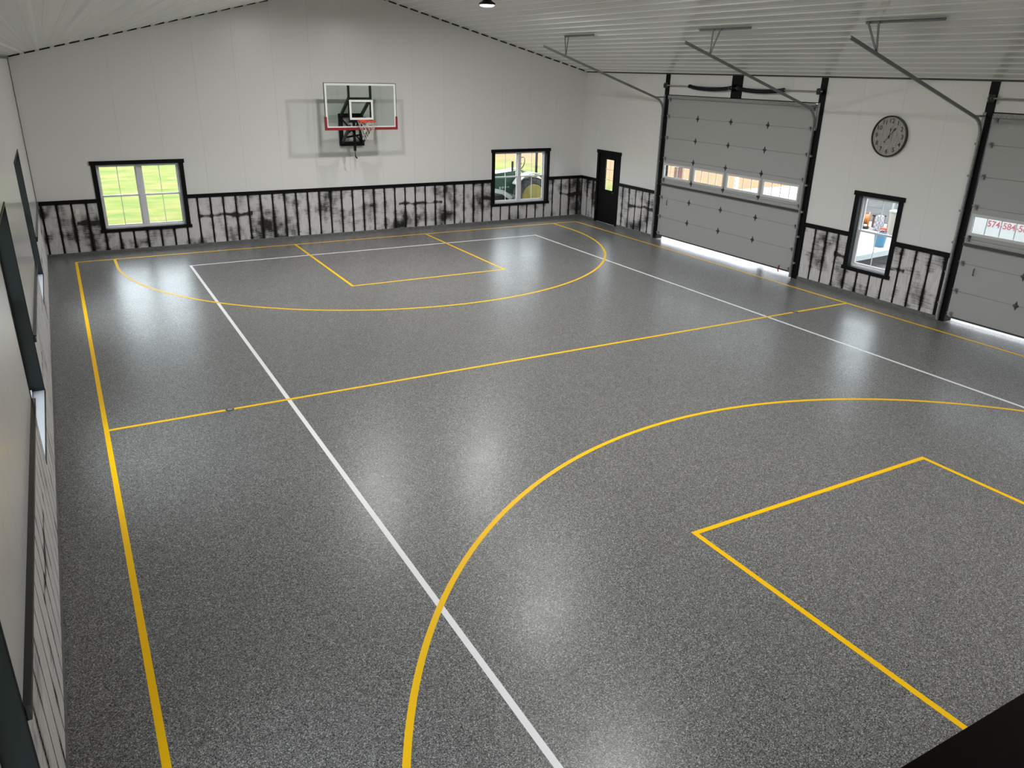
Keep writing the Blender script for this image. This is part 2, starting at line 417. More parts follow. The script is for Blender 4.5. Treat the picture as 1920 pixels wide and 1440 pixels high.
strips(fB, XL, XR, PITCH * 3, 0.0, CAP0 + 0.04, EAVE, hb, M['wall'], 'liner_panel', wall_back, 0.002, 0.0, True)
strips(fR, YF, YB, PITCH * 3, 0.065, CAP0 + 0.04, EAVE, hr, M['wall'], 'liner_panel', wall_right, 0.002, 0.0)
strips(fL, YF, YB, PITCH * 1.5, 0.02, CAP0 + 0.04, EAVE, hl, M['wall_gloss'], 'liner_panel', wall_left, 0.0035, 0.0)
GAP = 0.046
for f, par, segs, hs in ((fB, wall_back, [(XL, XR)], hb), (fR, wall_right, [(-1.50, 1.90), (7.11, YB)], hr), (fL, wall_left, [(-11.0, YB)], hl)):
    for u0, u1 in segs: MB().cells(f, u0, u1, 0.0, CAP0 + 0.03, hs, 0.0075, 0.012).build('backing_panel', M['gap'], par)
strips(fB, XL, XR, PITCH, 0.0, BASE, CAP0 + 0.02, hb, M['plankb'], 'wainscot_board', wall_back, GAP, -0.006, False, 0.0075)
strips(fR, -1.50, 1.90, PITCH, 0.065, BASE, CAP0 + 0.02, hr, M['plankr'], 'wainscot_board', wall_right, GAP, -0.006, False, 0.0075)
strips(fR, 7.11, YB, PITCH, 0.065, BASE, CAP0 + 0.02, hr, M['plankr'], 'wainscot_board', wall_right, GAP, -0.006, False, 0.0075)
strips(fL, -11.0, YB, PITCH, 0.02, BASE, CAP0 + 0.02, hl, M['plankl'], 'wainscot_board', wall_left, GAP * 0.6, -0.006, False, 0.0075)
# chair rails run between the casings
def rail(n, f, u0, u1, lab):
    b = MB().mbox(f, u0, u1, CAP0, CAP1 - 0.02, -0.028, 0.0075).mbox(f, u0, u1, CAP1 - 0.02, CAP1, -0.038, 0.0)
    return b.build('trim_%d' % n, M['railgloss'] if f is fL else M['black'], label=lab, category='chair rail', kind='structure')
rail(1, fB, XL, WIN_B[0][0] - 0.1, 'short black chair rail from the far corner to the double window on the lawn')
rail(2, fB, WIN_B[0][1] + 0.1, WIN_B[1][0] - 0.1, 'long black chair rail under the basketball hoop between two windows')
rail(3, fB, WIN_B[1][1] + 0.1, XR, 'black chair rail between the tractor window and the room corner')
rail(4, fR, MAN[1] + 0.1, YB, 'tiny black chair rail between the room corner and the black entry door')
rail(5, fR, GAR[0][1] + 0.15, MAN[0] - 0.1, 'black chair rail between the entry door and the far overhead door')
rail(6, fR, WIN_R[0][1] + 0.1, GAR[0][0] - 0.15, 'black chair rail between the far overhead door and the single window')
rail(7, fR, GAR[1][1] + 0.15, WIN_R[0][0] - 0.1, 'black chair rail between the single window and the near overhead door')
le = [-11.0] + [x for wn in reversed(WIN_L) for x in (wn[0] - 0.024, wn[1] + 0.024)] + [YB]
for i, lab in enumerate(('black chair rail beside the loft on the window wall', 'black chair rail between the two nearer deep windows', 'black chair rail between the two farther deep windows', 'black chair rail from the last deep window to the far corner')):
    rail(8 + i, fL, le[2 * i], le[2 * i + 1], lab)
def base(n, f, segs, lab):
    b = MB()
    for u0, u1 in segs: b.mbox(f, u0, u1, 0, BASE, -0.014, 0.012)
    return b.build(n, M['kerb'], label=lab, category='baseboard', kind='structure')
base('baseboard_back', fB, [(XL, XR)], 'grey base strip along the foot of the gable wall')
base('baseboard_right', fR, [(GAR[1][1] + 0.15, GAR[0][0] - 0.15), (GAR[0][1] + 0.15, MAN[0] - 0.1), (MAN[1] + 0.1, YB)], 'grey base strip along the foot of the overhead door wall')
base('baseboard_left', fL, [(YF, YB)], 'grey base strip along the foot of the deep window wall')

# ------------------------------------------------------------------ ceiling: ribbed steel sheets
ceil = MB().prism([(XL - TH, YF - TH, zc(XL - TH) + 0.05), (0, YF - TH, RIDGE + 0.05), (XR + TH, YF - TH, zc(XR + TH) + 0.05), (XR + TH, YF - TH, zc(XR + TH) + 0.25), (0, YF - TH, RIDGE + 0.25), (XL - TH, YF - TH, zc(XL - TH) + 0.25)], (0, YB - YF + 2 * TH, 0)).build('ceiling', M['ceil'], label='white ribbed steel ceiling sloping up to a central ridge', category='ceiling', kind='structure')
cs = math.sqrt(1 + SL * SL)
def sheet_mesh(s0, s1, side):
    prof = []
    k = 0
    def add(s, d): prof.append((s, d))
    p = s0
    while p < s1 - 1e-6:
        e = min(p + PITCH, s1)
        for off, d in ((0.0, 0.016), (0.014, 0.016), (0.032, 0.0), (0.105, 0.0), (0.112, 0.0035), (0.124, 0.0035), (0.131, 0.0), (0.205, 0.0), (0.212, 0.0035), (0.224, 0.0035), (0.231, 0.0), (PITCH - 0.032, 0.0), (PITCH - 0.014, 0.016), (PITCH, 0.016)):
            if p + off <= e + 1e-6: add(p + off, d)
        p = e
    b = MB(); rows = []
    for y in (YF, YB + 0.01):
        row = []
        for s, d in prof:
            x = s / cs; z = RIDGE - x * SL - d * cs
            row.append(b.bm.verts.new((side * x, y, z)))
        rows.append(row)
    for i in range(len(prof) - 1): b.bm.faces.new((rows[0][i], rows[0][i + 1], rows[1][i + 1], rows[1][i]))
    return b
L = (XR + 0.01) * cs
for side in (-1, 1):
    s = 0.0
    while s < L - 0.01:
        e = min(s + PITCH * 3, L)
        sheet_mesh(s, e, side).build('ceiling_panel', M['ceil'], ceil)
        s = e
# dark closure pieces showing between the ribs where the sheets meet the gable
cm = None
for side in (-1, 1):
    s = PITCH * 0.5
    while s < L - 0.1:
        x = s / cs; dx = 0.108 / cs
        b = MB()
        b.hexa([(side * (x - dx), YB - 0.012, zc(x - dx) - 0.030), (side * (x + dx), YB - 0.012, zc(x + dx) - 0.030), (side * (x + dx), YB + 0.004, zc(x + dx) - 0.030), (side * (x - dx), YB + 0.004, zc(x - dx) - 0.030),
                (side * (x - dx), YB - 0.012, zc(x - dx) + 0.01), (side * (x + dx), YB - 0.012, zc(x + dx) + 0.01), (side * (x + dx), YB + 0.004, zc(x + dx) + 0.01), (side * (x - dx), YB + 0.004, zc(x - dx) + 0.01)])
        b.build('closure_strip', M['bmetal'], ceil)
        s += PITCH
b = MB().box(XR - 0.022, XR + 0.004, YF, YB, EAVE - 0.03, EAVE + 0.012); b.build('trim_12', M['rimgrey'], label='thin dark grey trim where the ceiling meets the overhead door wall', category='trim', kind='structure')
b = MB().box(XL - 0.004, XL + 0.022, YF, YB, EAVE - 0.03, EAVE + 0.012); b.build('trim_13', M['rimgrey'], label='thin dark grey trim where the ceiling meets the deep window wall', category='trim', kind='structure')
MB().box(XL - 0.004, XL + 0.010, YB - 0.010, YB + 0.004, CAP1, EAVE - 0.03).build('trim_14', M['rimgrey'], label='hairline grey corner trim where gable wall meets deep window wall', category='trim', kind='structure')

# ------------------------------------------------------------------ windows
def make_window(n, f, op, units, label, casing=0.10, depth=0.10, ears=0.025, white_sill=False, proud=1.0, hc=0.085, jamb='black'):
    u0, u1, v0, v1 = op
    c = f((u0 + u1) / 2, v0, 0)
    W = thing('window_%d' % n, c, label, 'window', kind='structure')
    MB().mbox(f, u0 - casing - ears, u1 + casing + ears, v1 - 0.004, v1 + hc, -0.034 * proud, 0.0).build('head_casing', M['black'], W)
    MB().mbox(f, u0 - casing - ears, u1 + casing + ears, v0 - min(0.072, hc), v0 + 0.004, -0.034 * proud, 0.0).build('sill_casing', M['black'], W)
    for a, b in ((u0 - casing, u0), (u1, u1 + casing)): MB().mbox(f, a, b, v0 + 0.004, v1 - 0.004, -0.022 * proud, 0.0).build('side_casing', M['black'], W)
    j = 0.014
    jm = MB().mbox(f, u0 - j, u0, v0, v1, 0.0, depth).mbox(f, u1, u1 + j, v0, v1, 0.0, depth).mbox(f, u0 - j, u1 + j, v1, v1 + j, 0.0, depth)
    if not white_sill: jm.mbox(f, u0 - j, u1 + j, v0 - j, v0, 0.0, depth)
    jm.build('jamb', M[jamb], W)
    if white_sill: MB().mbox(f, u0 - j, u1 + j, v0 - j, v0, 0.0, depth).build('sill_board', M['sill'], W)
    fr = 0.035
    q = MB()
    q.mbox(f, u0 - j, u0 + fr, v0 - j, v1 + j, depth, TH - 0.01).mbox(f, u1 - fr, u1 + j, v0 - j, v1 + j, depth, TH - 0.01)
    q.mbox(f, u0 + fr, u1 - fr, v1 - fr, v1 + j, depth, TH - 0.01).mbox(f, u0 + fr, u1 - fr, v0 - j, v0 + fr, depth - 0.02, TH - 0.01)
    q.build('frame', M['vinyl'], W)
    iu0, iu1 = u0 + fr, u1 - fr
    if units == 2:
        m = (u0 + u1) / 2; MB().mbox(f, m - 0.05, m + 0.05, v0 + fr, v1 - fr, depth - 0.005, TH - 0.01).build('mullion', M['vinyl'], W)
        spans = [(iu0, m - 0.05), (m + 0.05, iu1)]
    else: spans = [(iu0, iu1)]
    vm = (v0 + v1) / 2 + 0.01
    for a, b in spans:
        for nm, z0, z1, d0, d1, lo, hi in (('upper_sash', vm - 0.022, v1 - fr, depth + 0.050, depth + 0.075, 0.040, 0.030), ('lower_sash', v0 + fr, vm + 0.022, depth + 0.018, depth + 0.043, 0.045, 0.040)):
            t = 0.034
            sh = MB().cells(f, a, b, z0, z1, [(a + t, b - t, z0 + lo, z1 - hi)], d0, d1).build(nm, M['vinyl'], W)
            dm = (d0 + d1) / 2
            MB().mbox(f, a + t - 0.004, b - t + 0.004, z0 + lo - 0.004, z1 - hi + 0.004, dm - 0.002, dm + 0.002).build('pane', M['glass'], sh)
            c0 = (a + b) / 2
            MB().mbox(f, c0 - 0.007, c0 + 0.007, z0 + lo - 0.002, z1 - hi + 0.002, dm - 0.006, dm + 0.006).build('muntin', M['vinyl'], sh)
    return W
make_window(1, fB, WIN_B[0], 2, 'black-trimmed double window showing only sunny yellow-green lawn')
make_window(2, fB, WIN_B[1], 2, 'black-trimmed double window with a green tractor parked outside it')
make_window(3, fR, WIN_R[0], 1, 'narrow black-trimmed sash window below the wall clock', jamb='reveal')
make_window(4, fL, WIN_L[0], 1, 'tall deep black window nearest the far corner on the edge-on wall', casing=0.022, depth=0.145, white_sill=True, ears=0.0, proud=0.3, hc=0.022, jamb='jamb')
make_window(5, fL, WIN_L[1], 1, 'tall deep black window in the middle of the edge-on wall', casing=0.022, depth=0.145, white_sill=True, ears=0.0, proud=0.3, hc=0.022, jamb='jamb')
make_window(6, fL, WIN_L[2], 1, 'tall deep black window closest to the loft on the edge-on wall', casing=0.022, depth=0.145, white_sill=True, ears=0.0, proud=0.3, hc=0.022, jamb='jamb')

# ------------------------------------------------------------------ entry door
D = thing('door_1', (XR, (MAN[0] + MAN[1]) / 2, 0), 'black entry door with a tall narrow glass light near the room corner', 'door', kind='structure')
u0, u1, v0, v1 = MAN
MB().mbox(fR, u0 - 0.115, u1 + 0.115, v1 - 0.004, v1 + 0.09, -0.034, 0.0).build('head_casing', M['doorblack'], D)
for a, b in ((u0 - 0.095, u0), (u1, u1 + 0.095)): MB().mbox(fR, a, b, 0.0, v1 - 0.004, -0.022, 0.0).build('side_casing', M['doorblack'], D)
MB().mbox(fR, u0 - 0.012, u0 + 0.01, 0, v1, 0.0, 0.14).mbox(fR, u1 - 0.01, u1 + 0.012, 0, v1, 0, 0.14).mbox(fR, u0, u1, v1 - 0.01, v1 + 0.012, 0, 0.14).build('jamb', M['doorblack'], D)
gl = (9.150, 9.595, 1.000, 1.900)
sl = MB().cells(fR, u0 + 0.012, u1 - 0.012, 0.022, v1 - 0.012, [gl], 0.012, 0.056).build('door_leaf', M['doorblack'], D)
MB().cells(fR, gl[0] - 0.03, gl[1] + 0.03, gl[2] - 0.03, gl[3] + 0.03, [(gl[0] + 0.01, gl[1] - 0.01, gl[2] + 0.01, gl[3] - 0.01)], 0.0, 0.0115).build('glazing_bead', M['doorblack'], sl)
MB().mbox(fR, gl[0], gl[1], gl[2], gl[3], 0.030, 0.036).build('pane', M['glass'], sl)
c0 = (gl[0] + gl[1]) / 2
MB().mbox(fR, c0 - 0.006, c0 + 0.006, gl[2], gl[3], 0.027, 0.029).build('muntin', M['vinyl'], sl)
for t in (1, 2):
    zz = gl[2] + (gl[3] - gl[2]) * t / 3; MB().mbox(fR, gl[0], gl[1], zz - 0.006, zz + 0.006, 0.027, 0.029).build('muntin', M['vinyl'], sl)
MB().cyl(fR(u0 + 0.09, 0.96, 0.012), fR(u0 + 0.09, 0.96, -0.045), 0.012).tube([fR(u0 + 0.09, 0.96, -0.042), fR(u0 + 0.20, 0.96, -0.045)], 0.010).build('handle', M['bmetal'], sl)
MB().mbox(fR, u0, u1, 0.0, 0.018, 0.0, 0.14).build('threshold', M['alu'], D)

# ------------------------------------------------------------------ overhead doors
def lozenge(b, x, y, z, w, hgt, t=0.006):
    b.prism([(x, y - w, z), (x, y, z - hgt), (x, y + w, z), (x, y, z + hgt)], (-t, 0, 0))
def hinge_mesh():
    b = MB(); lozenge(b, 0, 0, 0, 0.036, 0.085)
    b.bar((-0.010, -0.042, 0), (-0.010, 0.042, 0), 0.024, 0.034)
    b.cyl((-0.020, -0.03, 0.0), (-0.020, 0.03, 0.0), 0.011, 8)
    return b.mesh('hinge', M['galvdark'])
HM = hinge_mesh()
def roller_mesh():
    b = MB(); b.box(-0.008, 0, -0.03, 0.03, -0.05, 0.05); b.bar((-0.03, -0.025, 0.0), (-0.03, 0.025, 0.0), 0.03, 0.05)
    b.cyl((-0.045, -0.012, 0.028), (-0.045, 0.012, 0.028), 0.024, 12); b.cyl((-0.03, -0.03, 0.03), (-0.03, 0.07, 0.03), 0.006, 8)
    return b.mesh('roller_bracket', M['galv'])
RM = roller_mesh()
JO = [3.765, 3.247, 2.705, 2.173, 1.600, 1.150, 0.625, 0.130]
def garage_door(n, label):
    y0, y1 = 2.085, 6.935
    G = thing('door_%d' % n, (XR, (y0 + y1) / 2, 0), label, 'overhead door', kind='structure')
    wins = [(5.835, 6.875, 1.700, 2.030), (4.615, 5.680, 1.700, 2.030), (3.412, 4.475, 1.700, 2.030), (2.245, 3.290, 1.700, 2.030)]
    for i in range(7):
        zt, zb = JO[i], JO[i + 1]
        hs = wins if i == 3 else []
        sec = MB().cells(fR, y0, y1, zb + 0.003, zt - 0.003, hs, 0.0, 0.045)
        if i < 6: sec.mbox(fR, y0, y1, zb - 0.015, zb + 0.003, 0.014, 0.040)
        sec = sec.build('section', M['door'], G)
        if i == 3:
            for wn in wins:
                MB().cells(fR, wn[0] - 0.03, wn[1] + 0.03, wn[2] - 0.03, wn[3] + 0.03, [(wn[0] + 0.022, wn[1] - 0.022, wn[2] + 0.022, wn[3] - 0.022)], -0.012, -0.0005).build('window_frame', M['dooredge'], sec, bevel=0.004)
                MB().mbox(fR, wn[0], wn[1], wn[2], wn[3], 0.020, 0.025).build('pane', M['glass'], sec)
                for t in (1, 2, 3):
                    yy = wn[0] + (wn[1] - wn[0]) * t / 4
                    MB().mbox(fR, yy - 0.008, yy + 0.008, wn[2], wn[3], 0.008, 0.018).build('muntin', M['dooredge'], sec)
    for zj in JO[1:-1]:
        for yy in (5.755, 4.580, 3.395): place('hinge', HM, G, (XR - 0.001, yy, zj + (0.045 if zj == 1.6 else 0.0)))
        for yy in (y0 + 0.07, y1 - 0.07): place('roller_bracket', RM, G, (XR - 0.001, yy, zj))
    for yy in (y0 + 0.07, y1 - 0.07): place('roller_bracket', RM, G, (XR - 0.001, yy, 3.66)); place('roller_bracket', RM, G, (XR - 0.001, yy, 0.17))
    # stiffening struts, hat profile
    for z, hh in ((1.505, 0.05), (3.735, 0.075)):
        MB().box(XR - 0.05, XR - 0.001, y0 + 0.01, y1 - 0.01, z - 0.006, z + 0.006).box(XR - 0.052, XR - 0.046, y0 + 0.01, y1 - 0.01, z - hh / 2, z + hh / 2).build('strut', M['galvdark'] if z < 3 else M['galv'], G)
    MB().mbox(fR, y0, y1, 0.098, 0.131, 0.004, 0.040).build('bottom_seal', M['galvdark'], G)
    MB().tube([fR(6.62, 1.10, -0.002), fR(6.62, 1.09, -0.03), fR(6.62, 0.98, -0.03), fR(6.62, 0.97, -0.002)], 0.008).build('pull_handle', M['galvdark'], G)
    MB().mbox(fR, 6.83, 6.875, 1.625, 1.665, -0.02, -0.0005).build('lock_plate', M['galvdark'], G)
    MB().tube([fR(2.46, 0.20, -0.004), fR(2.46, 0.16, -0.02), fR(2.47, 0.09, -0.02), fR(2.44, 0.06, -0.03)], 0.014).build('pull_rope', M['red'], G)
    return G
g1 = garage_door(2, 'white sectional overhead door with four window lights beside the entry door')
g2 = copy_tree(g1); g2.name = 'door_3'; g2.location.y += DY
g2['label'] = 'white sectional overhead door cut off by the picture edge with red numerals behind its glass'

# black frames round the overhead doors
def dframe(n, dy, lab):
    T = thing('trim_%d' % n, (XR, 4.5 + dy, 0), lab, 'door trim', kind='structure')
    MB().mbox(fR, 6.955 + dy, 7.107 + dy, 0, EAVE - 0.03, -0.022, 0.012).build('side_casing', M['black'], T)
    MB().mbox(fR, 1.905 + dy, 2.062 + dy, 0, EAVE - 0.03, -0.022, 0.012).build('side_casing', M['black'], T)
    MB().mbox(fR, 4.340 + dy, 4.680 + dy, 3.78, EAVE - 0.03, -0.022, 0.0).build('spring_pad', M['black'], T)
    MB().mbox(fR, 6.955 + dy, 7.0 + dy, 0, 3.8, 0.012, TH).mbox(fR, 2.02 + dy, 2.062 + dy, 0, 3.8, 0.012, TH).mbox(fR, 2.02 + dy, 7.0 + dy, 3.765, 3.80, 0.012, TH).build('jamb', M['black'], T)
dframe(15, 0, 'black casings and spring pad around the far overhead door')
dframe(16, DY, 'black casings and spring pad around the near overhead door')

# tracks
def sweep_track(path, y, w, name, parent, m):
    """C-channel carried along a path in the x-z plane"""
    n = len(path); b = MB()
    prof = [(-0.5, -0.5), (0.5, -0.5), (0.5, -0.34), (-0.34, -0.34), (-0.34, 0.34), (0.5, 0.34), (0.5, 0.5), (-0.5, 0.5)]
    rings = []
    for i, (x, z) in enumerate(path):
        a = path[max(i - 1, 0)]; c = path[min(i + 1, n - 1)]
        t = Vector((c[0] - a[0], c[1] - a[1])).normalized(); nn = Vector((-t.y, t.x))
        rings.append([b.bm.verts.new((x + nn.x * q * w, y + p * 0.03, z + nn.y * q * w)) for p, q in prof])
    for A, B in zip(rings, rings[1:]):
        for k in range(8): b.bm.faces.new((A[k], A[(k + 1) % 8], B[(k + 1) % 8], B[k]))
    b.bm.faces.new(rings[0]); b.bm.faces.new(rings[-1][::-1])
    return b.build(name, m, parent)
def make_track(y, lab, sgn, ang):
    T = thing('door_track', (XR - 0.06, y, 0), lab, 'door track', group='overhead door tracks')
    X0 = XR - 0.075
    vert = [(X0, 0.02), (X0, 1.2), (X0, 2.4), (X0, 3.36)]
    # quarter bend easing into the slope
    th1 = math.atan2(0.322, -1.0); r = 0.36; cx, cz = X0 - r, 3.36
    bend = [(cx + r * math.cos(t), cz + r * math.sin(t)) for t in ((th1 - PI / 2) * k / 10 for k in range(1, 11))]
    ex, ez = bend[-1]
    sweep_track(vert + bend, y, 0.052, 'vertical_track', T, M['galv'])
    ln = (ex - 3.64)
    hp = [(ex, ez), (ex - ln * 0.5, ez + ln * 0.5 * 0.322), (3.64, ez + ln * 0.322)]
    sweep_track(hp, y, 0.050, 'ceiling_track', T, M['track'])
    # jamb brackets
    for z in (0.35, 0.95, 1.5, 2.08, 2.70, 3.25):
        MB().box(X0 + 0.0, XR - 0.024, y - 0.004 * sgn - 0.002, y + 0.06 * sgn, z - 0.02, z + 0.02).build('jamb_bracket', M['galv'], T)
    MB().box(ex - 0.08, XR - 0.03, y - 0.004, y + 0.004, ez + 0.0, ez + 0.035).build('flag_brace', M['galv'], T)
    MB().box(XR - 0.032, XR - 0.023, y - 0.03 + 0.03 * sgn, y + 0.03 + 0.03 * sgn, 3.25, 3.78).build('flag_bracket', M['galv'], T)
    xh = 4.29; zh = ez + (ex - xh) * 0.322; zt = zc(xh) - 0.02
    ya, yb, l1, l2 = ang
    MB().box(xh - 0.02, xh + 0.02, yb, ya, zt - 0.008, zt).box(xh + 0.014, xh + 0.02, yb, ya, zt - 0.04, zt).build('ceiling_angle', M['hang'], T)
    for yl in (l1, l2): MB().bar((xh, yl, zt - 0.01), (xh, y + 0.01, zh + 0.02), 0.034, 0.008, up=(1, 0, 0)).build('hanger', M['hang'], T)
    return T
make_track(7.065, 'steel door track curving up from the entry door side of the far overhead door', 1, (7.19, 5.96, 7.16, 7.00))
make_track(2.050, 'steel door track curving up from the clock side of the far overhead door', -1, (2.44, 1.086, 2.04, 1.84))
make_track(7.065 + DY, 'steel door track curving up from the clock side of the near overhead door', 1, (-1.29, -2.60, -1.34, -1.53))

# torsion springs
def torsion(dy, lab):
    T = thing('torsion_spring_assembly', (XR - 0.1, 4.5 + dy, 4.0), lab, 'spring', group='torsion springs above the overhead doors')
    xs = XR - 0.105
    MB().cyl((xs, 1.93 + dy, 4.012), (xs, 7.06 + dy, 4.012), 0.014, 12).build('shaft', M['galv'], T)
    for y in (6.985, 2.005):
        MB().lathe([(0.02, -0.03), (0.062, -0.03), (0.066, -0.02), (0.052, -0.012), (0.052, 0.012), (0.066, 0.02), (0.062, 0.03), (0.02, 0.03)], (xs, y + dy, 4.012), 'y', 20).build('cable_drum', M['galvdark'], T, smooth=True)
        MB().box(xs - 0.03, XR - 0.023, y + 0.045 + dy, y + 0.055 + dy, 3.95, 4.07).build('bearing_plate', M['galv'], T)
    for a, b in ((6.047, 4.640), (4.380, 3.001)):
        n = 14; pts = []; rad = []
        for i in range(n + 1):
            t = i / n; pts.append((xs, a + (b - a) * t + dy, 4.012 - 0.050 * math.sin(PI * t) ** 0.7)); rad.append(0.046 if i not in (0, n) else 0.036)
        MB().tube(pts, rad, 14).build('spring', M['bmetal'], T, smooth=True)
        for e in (a, b): MB().cyl((xs, e - 0.03 + dy, 4.012), (xs, e + 0.03 + dy, 4.012), 0.045, 14).build('spring_cone', M['bmetal'] if e > 5 else M['rimgrey'], T)
    MB().box(xs - 0.06, XR - 0.022, 4.50 + dy, 4.51 + dy, 3.94, 4.09).cyl((xs, 4.46 + dy, 4.012), (xs, 4.55 + dy, 4.012), 0.045, 14).build('centre_bracket', M['bmetal'], T)
torsion(0, 'torsion shaft with two sagging black springs above the far overhead door')
torsion(DY, 'torsion shaft above the near overhead door at the picture edge')

# ------------------------------------------------------------------ lamps
def high_bay():
    x, y = 1.38, 5.62; zt = zc(x); z = 5.52
    L = thing('high_bay_light', (x, y, z), 'glowing round black high bay lamp hanging in view below the ridge', 'lamp', group='high bay lamps under the ridge')
    MB().tube([(x, y, zt - 0.022), (x, y, z + 0.20)], 0.012).build('stem', M['bmetal'], L)
    MB().lathe([(0.03, 0.22), (0.075, 0.20), (0.085, 0.09), (0.10, 0.07), (0.165, 0.03), (0.17, 0.0), (0.15, -0.006)], (x, y, z), 'z', 36).build('housing', M['bmetal'], L, smooth=True)
    MB().lathe([(0.150, -0.004), (0.145, -0.020), (0.11, -0.034), (0.05, -0.041), (0.01, -0.042)], (x, y, z), 'z', 36).build('lens', M['lamp'], L, smooth=True)
    a = bpy.data.lights.new('lamp_light', 'AREA'); a.shape = 'DISK'; a.size = 0.28; a.energy = LAMP_W; a.color = (1.0, 0.985, 0.97)
    lo = bpy.data.objects.new('lamp_light', a); C.objects.link(lo); lo.parent = L; lo.location = (0, 0, -0.05)
    return L
hb0 = high_bay()
for x, y, lab in ((-1.38, 5.62, 'high bay lamp beside the visible one, just above the frame over the hoop'), (0.25, 0.75, 'single high bay lamp under the ridge above the halfway line'), (-1.20, -3.6, 'single high bay lamp under the ridge above the near key'), (1.36, -8.2, 'unseen high bay lamp added above the loft edge to brighten the near floor')):  # loft edge lamp is unseen, added to brighten the near right floor
    c = copy_tree(hb0); c.location = (x, y, zc(x) - (zc(1.38) - 5.52)); c['label'] = lab

# ------------------------------------------------------------------ basketball hoop
H = thing('basketball_hoop', (-0.02, YB, 3.0), 'glass backboard with red corner pads and orange rim on a black wall mount', 'basketball hoop')
yb_ = 9.650; bx0, bx1, bz0, bz1 = -0.945, 0.905, 2.835, 3.920; bc = (bx0 + bx1) / 2
def bf(u, v, d): return (u, yb_ + d, v)
bb = MB().mbox(bf, bx0 + 0.012, bx1 - 0.012, bz0 + 0.012, bz1 - 0.012, 0.008, 0.018).build('backboard', M['bglass'], H)
MB().cells(bf, bx0, bx1, bz0, bz1, [(bx0 + 0.012, bx1 - 0.012, bz0 + 0.012, bz1 - 0.012)], 0.0, 0.045).build('edge_frame', M['galvdark'], bb)
MB().cells(bf, bx0 + 0.012, bx1 - 0.012, bz0 + 0.012, bz1 - 0.012, [(bx0 + 0.062, bx1 - 0.062, bz0 + 0.075, bz1 - 0.062)], 0.004, 0.0075).build('border_stripe', M['bwhite'], bb)
MB().cells(bf, bc - 0.305, bc + 0.305, 3.060, 3.530, [(bc - 0.255, bc + 0.255, 3.110, 3.480)], 0.004, 0.0075).build('target_square', M['bwhite'], bb)
pd = MB().cells(bf, bx0 - 0.018, bx1 + 0.018, bz0 - 0.018, bz0 + 0.30, [(bx0 + 0.035, bx1 - 0.035, bz0 + 0.045, bz0 + 0.31)], -0.012, 0.055)
pd.build('edge_pad', M['red'], H, bevel=0.006)
# rim and net
rc = Vector((bc, 9.27, 3.046)); rr = 0.229
ring = [rc + Vector((rr * math.cos(t), rr * math.sin(t), 0)) for t in (2 * PI * k / 40 for k in range(40))]
rm = MB().tube(ring, 0.011, 10, closed=True)
rm.box(bc - 0.075, bc + 0.075, rc.y + rr - 0.02, yb_ - 0.005, 3.005, 3.030).box(bc - 0.075, bc + 0.075, yb_ - 0.02, yb_ - 0.002, 2.96, 3.06)
for s in (-1, 1): rm.tube([rc + Vector((s * 0.17, 0.155, -0.004)), (bc + s * 0.06, yb_ - 0.012, 3.00)], 0.009)
rm.build('rim', M['rim'], H, smooth=True)
nn = 12
def np_(k, lev):
    t = 2 * PI * (k + 0.5 * (lev % 2)) / nn; rad = (0.226, 0.195, 0.165, 0.142, 0.128, 0.122)[lev]; return rc + Vector((rad * math.cos(t), rad * math.sin(t), -0.015 - 0.085 * lev))
netm = MB()
for k in range(nn):
    for s in (0, -1):
        pts = []; kk = k
        for lev in range(6):
            pts.append(np_(kk, lev))
            if s == 0 and lev % 2 == 1: kk += 1
            if s == -1 and lev % 2 == 0: kk -= 1
        netm.tube(pts, 0.0038, 5)
netm.build('net', M['net'], H, kind='stuff')
# wall mount: upright bars behind the glass, parallelogram arms, wall frame, height actuator
mt = MB()
up0, up1 = bc - 0.29, bc + 0.27
MB().bar((up0, yb_ + 0.075, 2.99), (up0, yb_ + 0.075, 3.865), 0.05).build('upright', M['bmetal'], H)
MB().bar((up1, yb_ + 0.075, 2.99), (up1, yb_ + 0.075, 3.865), 0.05).build('upright', M['bmetal'], H)
MB().bar((up0, yb_ + 0.075, 3.555), (up1, yb_ + 0.075, 3.555), 0.06, 0.06).build('cross_bar', M['bmetal'], H)
MB().bar((up0, yb_ + 0.075, 3.04), (up1, yb_ + 0.075, 3.04), 0.06, 0.10).build('cross_bar', M['bmetal'], H)
MB().box(bc - 0.12, bc + 0.12, yb_ + 0.02, yb_ + 0.10, 2.94, 3.12).build('rim_plate', M['bmetal'], H)
wx0, wx1 = -0.225, 0.325
for x in (wx0, wx1): MB().box(x - 0.05, x + 0.05, YB - 0.075, YB - 0.002, 2.36, 3.14).build('wall_rail', M['bmetal'], H)
for z in (2.39, 3.10): MB().box(wx0 - 0.05, wx1 + 0.05, YB - 0.11, YB - 0.02, z - 0.045, z + 0.055).build('wall_plate', M['bmetal'], H)
for a, b in ((up0, wx0), (up1, wx1)):
    MB().bar((a, yb_ + 0.09, 3.555), (b, YB - 0.09, 3.10), 0.05, 0.08).build('arm', M['bmetal'], H)
    MB().bar((a, yb_ + 0.09, 2.90), (b, YB - 0.09, 2.42), 0.05, 0.08).build('arm', M['bmetal'], H)
MB().bar((wx0, YB - 0.30, 2.60), (wx1, YB - 0.30, 3.02), 0.03).build('brace', M['bmetal'], H)
MB().bar((wx1, YB - 0.08, 2.42), (wx0, YB - 0.08, 3.05), 0.03).build('brace', M['bmetal'], H)
MB().bar((wx0, YB - 0.35, 2.58), (wx1, YB - 0.35, 2.66), 0.04).build('lower_tie', M['bmetal'], H)
ax, ay = -0.02, 10.30
MB().tube([(ax, ay, 3.02), (ax, ay, 2.255)], 0.036, 14).build('actuator', M['bmetal'], H)
